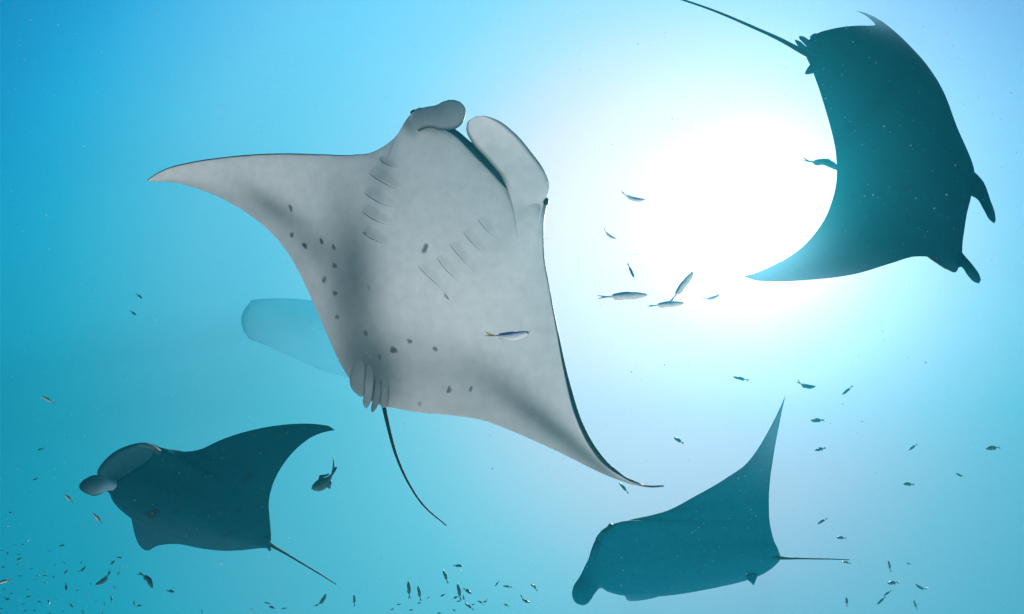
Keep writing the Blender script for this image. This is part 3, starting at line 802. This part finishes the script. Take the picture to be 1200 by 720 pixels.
# silver ones by the sun
for me, h_, t_, d, lab, rl in [
    (F_SILVER_B, (755.6, 236), (726, 227), 4.6, 'slim silver fish, topmost of those between the pale manta and the sun', R(12)),
    (F_SILVER_B, (721.3, 281), (706, 269), 5.6, 'small blue fish closest to the pale manta, second from top by the sun', R(12)),
    (F_SLIM, (743.3, 326), (735, 308), 5.6, 'small blue fish hanging steeply just above the long silver fish', R(40)),
    (F_SILVER, (759, 346), (700, 348.5), 3.6, 'long silver fish lying level left of the two crossing fish', R(-20)),
    (F_SILVER, (812.8, 318.7), (784, 356), 3.7, 'silver fish pointing steeply up right, crossing another fish', R(-25)),
    (F_SILVER, (801.7, 355.5), (758, 359), 3.8, 'level silver fish crossed by the steep silver fish', R(-10)),
    (F_SILVER_B, (843.7, 346.5), (823, 351.5), 4.6, 'small pale fish, rightmost of the silver ones by the sun', R(12))]:
    place_fish(me, h_, t_, d, lab, 'silver fish beside the sun glow', roll=rl, eyes=d < 4, name='fusilier_fish')
place_fish(F_REMORA, (986, 199), (940, 184), 5.6, 'thin dark suckerfish poking out behind the trailing edge of the upper right manta', roll=R(12), cat='suckerfish', name='suckerfish')
place_fish(F_REEF, (365, 573), (399, 558), 6.2, 'stocky dark fish with raised tail fin right of the lower left manta', roll=R(8), name='reef_fish')
# single dark fish on the right half
RT = [(F_DARK, (789.7, 513), (801.5, 520), 5.6, 'lone small dark fish between the big pale wing tip and the raised dark wing', 0),
      (F_SLIM, (725.5, 565.5), (737, 579), 5.4, 'small fish just under the tip of the pale manta right wing', 0),
      (F_SLIM, (859, 441.8), (878, 446.2), 5.8, 'small fish under the sun, left of the raised dark wing tip', 0),
      (F_DARK_B, (955.6, 454.5), (933, 449), 5.2, 'wriggling dark fish just right of the raised dark wing tip', R(12)),
      (F_SLIM, (987, 463), (999.5, 452), 5.8, 'slim fish slanting up right, highest at right of the raised wing tip', 0),
      (F_DARK, (950, 493), (966.5, 492.5), 5.5, 'level dark fish right of the raised dark wing, upper of a pair', 0),
      (F_DARK, (955, 528), (968, 525), 5.8, 'dark fish right of the raised dark wing, lower of a pair', 0),
      (F_SLIM, (957.8, 614.4), (970, 607.3), 6.0, 'slim dark fish slanting above the lower right manta tail', 0),
      (F_DARK, (980, 630), (992, 630.8), 6.2, 'small level dark fish above the end of the lower right manta tail', 0),
      (F_SLIM, (986, 658), (998, 660.5), 6.0, 'thin fish touching the end of the lower right manta tail', 0),
      (F_DARK, (1058, 567), (1072, 568.2), 6.0, 'level dark fish at right, lower left of the four spread there', 0),
      (F_SLIM, (1064.6, 528), (1075.5, 520.3), 6.6, 'pale slanting fish at right, upper left of the four spread there', 0),
      (F_DARK_B, (1120, 555), (1130.5, 558.8), 6.0, 'dark curled fish at right, between its three spread neighbours and the edge', R(12)),
      (F_DARK, (1155, 526), (1172.5, 524.3), 5.2, 'dark fish nearest the right edge of the picture', 0),
      (F_SLIM, (1041, 657), (1044, 670.5), 6.5, 'thin upright fish at top of the lower right group', 0),
      (F_DARK, (1062.5, 660), (1068, 661.5), 7.0, 'tiny round looking fish at top right of the lower right group', R(30)),
      (F_DARK, (1040, 684), (1053.5, 682.5), 6.0, 'level dark fish in the middle of the lower right group', 0),
      (F_DARK_B, (1072.6, 685.5), (1086.5, 691.8), 6.0, 'dark fish heading left, rightmost of the lower right group', R(12)),
      (F_SLIM, (1028, 708.7), (1038, 699), 6.2, 'slim slanting fish, lower of two in line in the lower right group', 0),
      (F_SLIM, (1035.6, 698.5), (1045, 691.8), 6.4, 'slim slanting fish, upper of two in line in the lower right group', 0),
      (F_SLIM, (1070.8, 703.5), (1074.6, 715), 6.4, 'thin steep fish at the bottom of the lower right group', 0)]
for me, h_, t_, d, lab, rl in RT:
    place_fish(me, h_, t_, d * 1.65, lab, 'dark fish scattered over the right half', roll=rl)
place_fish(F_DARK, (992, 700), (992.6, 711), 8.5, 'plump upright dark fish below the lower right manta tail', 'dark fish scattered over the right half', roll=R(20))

# bottom centre group
BC = [(F_SLIM, (478.4, 680.5), (480, 702.5), 4.2, 'long upright slim fish at left of the bottom centre group', 0),
      (F_SLIM, (489.8, 686.5), (493, 705), 4.6, 'long upright fish second from left in the bottom centre group', 0),
      (F_SLIM, (519, 667.5), (525.2, 684.5), 4.8, 'long steep slim fish high in the bottom centre group', 0),
      (F_DARK, (542, 663.4), (531, 663), 5.6, 'level dark fish, topmost of the bottom centre group', 0),
      (F_DARK, (538.5, 668), (541.5, 671), 6.0, 'tiny fish under the topmost fish of the bottom centre group', R(40)),
      (F_SLIM, (536, 683.5), (540.2, 704.5), 4.6, 'long upright slim fish in the thick of the bottom centre group', 0),
      (F_DARK, (552.6, 696), (542.5, 689.3), 5.2, 'plump dark fish slanting down right in the bottom centre group', 0),
      (F_DARK, (531, 701.6), (538.2, 698.5), 5.6, 'short dark fish left of the crowded bottom centre fish', 0),
      (F_DARK_B, (542.3, 697.5), (545.2, 705.5), 5.6, 'short bent fish amid the bottom centre group', R(12)),
      (F_DARK, (535, 705), (540.5, 704.5), 6.2, 'small blot of a fish low in the bottom centre group', 0),
      (F_SLIM, (544.3, 706.5), (555.5, 715.2), 5.2, 'slim fish slanting low in the bottom centre group', 0),
      (F_DARK, (552.5, 708.5), (557, 708.8), 6.6, 'tiny level fish low in the bottom centre group', 0),
      (F_DARK_C, (559.5, 704), (567, 708.5), 5.4, 'left of two touching dark fish at bottom centre', R(12)),
      (F_DARK_B, (566, 706.5), (572, 702.8), 5.4, 'right of two touching dark fish at bottom centre', R(12)),
      (F_SLIM, (580, 687.4), (585.3, 680.3), 5.2, 'small fish slanting up right above the bottom centre pair', 0),
      (F_SLIM, (589, 686.8), (600.5, 688.4), 5.2, 'level dark fish right of the small slanting one at bottom centre', 0),
      (F_DARK_C, (622, 684.5), (630.5, 692.5), 5.2, 'dark bent fish, rightmost of the bottom centre group', R(12)),
      (F_DARK_B, (620.8, 707.2), (608.8, 698.5), 5.0, 'curved dark fish near the right end of the bottom centre group', R(12)),
      (F_DARK, (590.2, 707.8), (597, 711.2), 5.6, 'short dark fish low between the touching pair and the curved one', 0),
      (F_DARK, (516, 699.2), (522.2, 696.3), 5.6, 'short fish left of the thick of the bottom centre group', 0)]
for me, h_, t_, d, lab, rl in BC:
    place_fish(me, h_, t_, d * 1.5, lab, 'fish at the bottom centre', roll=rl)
for (u, v) in [(515, 718.5), (467.5, 708.5), (460, 714), (482, 715), (532.5, 715.5), (502, 700.5), (491.5, 707)]:
    a = random.uniform(-.5, .5)
    place_fish(random.choice([F_DARK, F_SLIM]), (u - 2.6 * math.cos(a), v - 2.6 * math.sin(a)), (u + 2.6 * math.cos(a), v + 2.6 * math.sin(a)), 8.0,
               'tiny faint fish scattered around the bottom centre group', 'tiny fish at the bottom centre')

# bottom left
BL = [(F_PALE, (75.3, 579), (86, 590), 4.4, 'pale yellowish fish left of the lower left manta, upper of a pair', 0),
      (F_PALE, (108.8, 601.5), (120, 614), 4.2, 'pale yellowish fish below the lower left manta head, lower of a pair', 0),
      (F_PALE, (49, 464.5), (63.5, 473), 5.2, 'lone brownish fish with yellow tail far left above the lower left manta', 0),
      (F_SLIM, (43.5, 528), (53, 525), 6.0, 'faint lone slim fish at the far left edge above the school', 0),
      (F_PALE, (-4, 684), (14, 679), 4.0, 'pale striped fish cut by the left edge near the bottom', 0),
      (F_DARK_B, (112.5, 686.5), (131, 671), 4.6, 'curved dark fish below the lower left manta, left of the steep one', R(12)),
      (F_DARK_C, (180, 689), (164, 669.5), 4.4, 'large steep dark fish heading down right under the lower left manta', R(12)),
      (F_DARK, (204.8, 694), (195, 692), 5.4, 'level dark fish right of the large steep dark one', 0),
      (F_DARK_B, (383, 696.5), (370.5, 712), 4.6, 'curved slim dark fish below the lower left manta tail tip', R(12)),
      (F_SLIM, (415, 696.5), (415.3, 711.5), 5.0, 'upright thin dark fish right of the curved one below the tail tip', 0),
      (F_DARK, (315, 710.5), (323, 713.5), 5.6, 'plump dark fish in a trio at the bottom below the manta tail', 0),
      (F_SLIM, (309.5, 706), (317.5, 708), 6.4, 'faint slim fish, upper of a trio at the bottom below the manta tail', 0),
      (F_SLIM, (329.5, 714), (337, 712.3), 6.0, 'slim dark fish, right one of a trio at the bottom below the manta tail', 0),
      (F_PALE, (293.5, 713), (298, 717.5), 5.6, 'small pale fish left of the trio at the bottom', 0),
      (F_SLIM, (236.8, 714), (236.4, 720), 6.0, 'thin upright fish at the bottom edge below the lower left manta', 0)]
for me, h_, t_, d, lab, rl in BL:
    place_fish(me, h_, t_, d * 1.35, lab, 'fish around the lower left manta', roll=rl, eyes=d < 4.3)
S0 = lambda x, y: (x / 4.5, 560 + y / 4.5)
TINY = [(595, 447, 30, -42), (627, 421, 34, 4), (433, 485, 52, -35), (346, 498, 32, -45), (325, 358, 32, -12), (103, 428, 34, -25), (105, 518, 30, 5), (203, 518, 24, 0), (240, 517, 20, 10),
        (282, 522, 18, 80), (190, 538, 18, 0), (242, 553, 22, 0), (348, 575, 44, 88), (410, 594, 26, -20), (152, 626, 24, -15), (127, 663, 24, -50), (210, 655, 22, 20), (225, 674, 18, 0),
        (258, 660, 32, 75), (376, 672, 36, 45), (437, 708, 26, 85), (540, 712, 24, 80), (550, 663, 22, 80), (587, 640, 34, 85), (503, 655, 20, -35), (605, 577, 20, -50), (627, 502, 24, -50),
        (708, 665, 32, 88), (737, 675, 32, -10), (333, 703, 20, -40), (18, 632, 26, 0), (40, 641, 26, 10), (5, 690, 22, 0), (88, 352, 18, 0), (117, 352, 18, 0), (145, 333, 20, -20),
        (262, 385, 20, -30), (57, 183, 18, 0), (37, 260, 22, -20), (8, 385, 28, -10), (38, 399, 20, 20), (338, 448, 24, 20), (430, 445, 26, -60), (100, 403, 24, 0), (92, 458, 20, 0),
        (185, 8, 26, -15), (88, 680, 20, -20), (130, 702, 26, -20), (148, 590, 22, 0), (240, 500, 20, 0), (640, 470, 14, 30), (70, 560, 16, 10), (165, 480, 16, -20), (300, 640, 16, 20),
        (460, 620, 14, -30), (20, 590, 18, 10), (60, 610, 18, -10), (480, 560, 14, 10), (290, 460, 14, 0), (15, 470, 18, 0), (180, 700, 18, 10), (260, 716, 18, 0)]
TINY_LABEL = {0: 'small dark fish under the lower left manta, lower of two close together', 1: 'small level fish under the lower left manta, upper of two close together',
              2: 'small fish slanting up right, left of the curved dark fish', 3: 'small slanting fish, second to the left of the curved dark fish',
              4: 'lone small fish, highest in the school left of the manta lower wing', 5: 'small fish high at the left end of the bottom left school',
              12: 'thin upright fish below the slanting ones in the bottom left school', 18: 'upright bent fish near the bottom of the bottom left school',
              19: 'largest fish along the bottom edge of the bottom left school', 23: 'thin upright fish below the curved dark fish',
              27: 'thin upright fish beside a level one below the large steep dark fish', 28: 'level fish beside a thin upright one below the large steep dark fish'}
for i_, (x, y, ln, ang) in enumerate(TINY):
    u, v = S0(x, y)
    ln = ln / 4.5
    a = R(ang)
    d = random.uniform(7.0, 10.5) if ln < 6 else random.uniform(5.8, 7.2)
    sgn = random.choice([1, -1])
    du, dv = ln / 2 * math.cos(a) * sgn, ln / 2 * math.sin(a) * sgn
    place_fish(random.choice([F_DARK, F_SLIM, F_DARK_B, F_DARK_C]), (u + du, v + dv), (u - du, v - dv), d,
               TINY_LABEL.get(i_, 'tiny blurred fish, one of many in the loose bottom left school'), 'tiny school at the bottom left', roll=random.uniform(-.6, .9), dz=random.uniform(-.05, .05))
# two smudges far off at the left
for (u, v), lab in (((163, 347), 'faint blue fish far off at left, right one of two smudges'), ((156, 367), 'faint blue fish far off at left, lower one of two smudges')):
    place_fish(F_DARK, (u + 4, v + 3), (u - 4, v - 3), 17.0, lab, 'far fish at the left', roll=R(20))

# ------------------------------------------------------------------ drifting specks
def marine_snow(n=18000):
    base_v = np.array([(1, 0, 0), (-1, 0, 0), (0, 1, 0), (0, -1, 0), (0, 0, 1), (0, 0, -1)], float)
    base_f = [(0, 2, 4), (2, 1, 4), (1, 3, 4), (3, 0, 4), (2, 0, 5), (1, 2, 5), (3, 1, 5), (0, 3, 5)]
    V, F = [], []
    for i in range(n):
        d = 1.2 + 4.2 * rng.random() ** 0.7
        u, v = rng.uniform(-300, 1500), rng.uniform(-250, 970)
        c = np.array(at(u, v, d))
        r = min(rng.lognormal(-.1, .45), 1.7) * .00095
        V.append(base_v * r * rng.uniform(.6, 1.3, 3) + c)
        F += [tuple(k + 6 * i for k in f) for f in base_f]
    m, t = mat('pale drifting plankton')
    out = t.nodes.new('ShaderNodeOutputMaterial')
    a = t.nodes.new('ShaderNodeBsdfTranslucent'); a.inputs['Color'].default_value = (.5, .58, .6, 1)
    b = t.nodes.new('ShaderNodeBsdfDiffuse'); b.inputs['Color'].default_value = (.55, .6, .61, 1)
    mx = t.nodes.new('ShaderNodeMixShader')
    t.links.new(a.outputs[0], mx.inputs[1]); t.links.new(b.outputs[0], mx.inputs[2]); t.links.new(mx.outputs[0], out.inputs['Surface'])
    o = link_mesh('marine_snow', np.concatenate(V), F, m, smooth=False)
    tag(o, 'fine pale plankton specks drifting through the water', 'plankton', kind='stuff')
marine_snow()

# ------------------------------------------------------------------ the water as haze
def build_haze():
    x0, x1, y0, y1, z0, z1 = -31, 31, -27, 31, -1.6, 25.6
    v = [(x, y, z) for z in (z0, z1) for y in (y0, y1) for x in (x0, x1)]
    f = [(0, 2, 3, 1), (4, 5, 7, 6), (0, 1, 5, 4), (2, 6, 7, 3), (0, 4, 6, 2), (1, 3, 7, 5)]
    m, t = mat('sea water haze')
    out = t.nodes.new('ShaderNodeOutputMaterial')
    p = t.nodes.new('ShaderNodeVolumePrincipled')
    p.inputs['Color'].default_value = HAZE_COLOR + (1,)
    p.inputs['Density'].default_value = HAZE_DENSITY
    p.inputs['Anisotropy'].default_value = HAZE_ANISO
    p.inputs['Absorption Color'].default_value = HAZE_ABSORB + (1,)
    g = t.nodes.new('ShaderNodeVolumePrincipled')             # larger particles, scattering mostly forwards
    g.inputs['Color'].default_value = GLARE_COLOR + (1,)
    g.inputs['Density'].default_value = GLARE_DENSITY
    g.inputs['Anisotropy'].default_value = GLARE_ANISO
    ad = t.nodes.new('ShaderNodeAddShader')
    t.links.new(p.outputs[0], ad.inputs[0]); t.links.new(g.outputs[0], ad.inputs[1])
    t.links.new(ad.outputs[0], out.inputs['Volume'])
    o = link_mesh('haze', v, f, m, smooth=False)
    tag(o, 'blue sea water that veils everything with distance', 'water', kind='stuff')
build_haze()
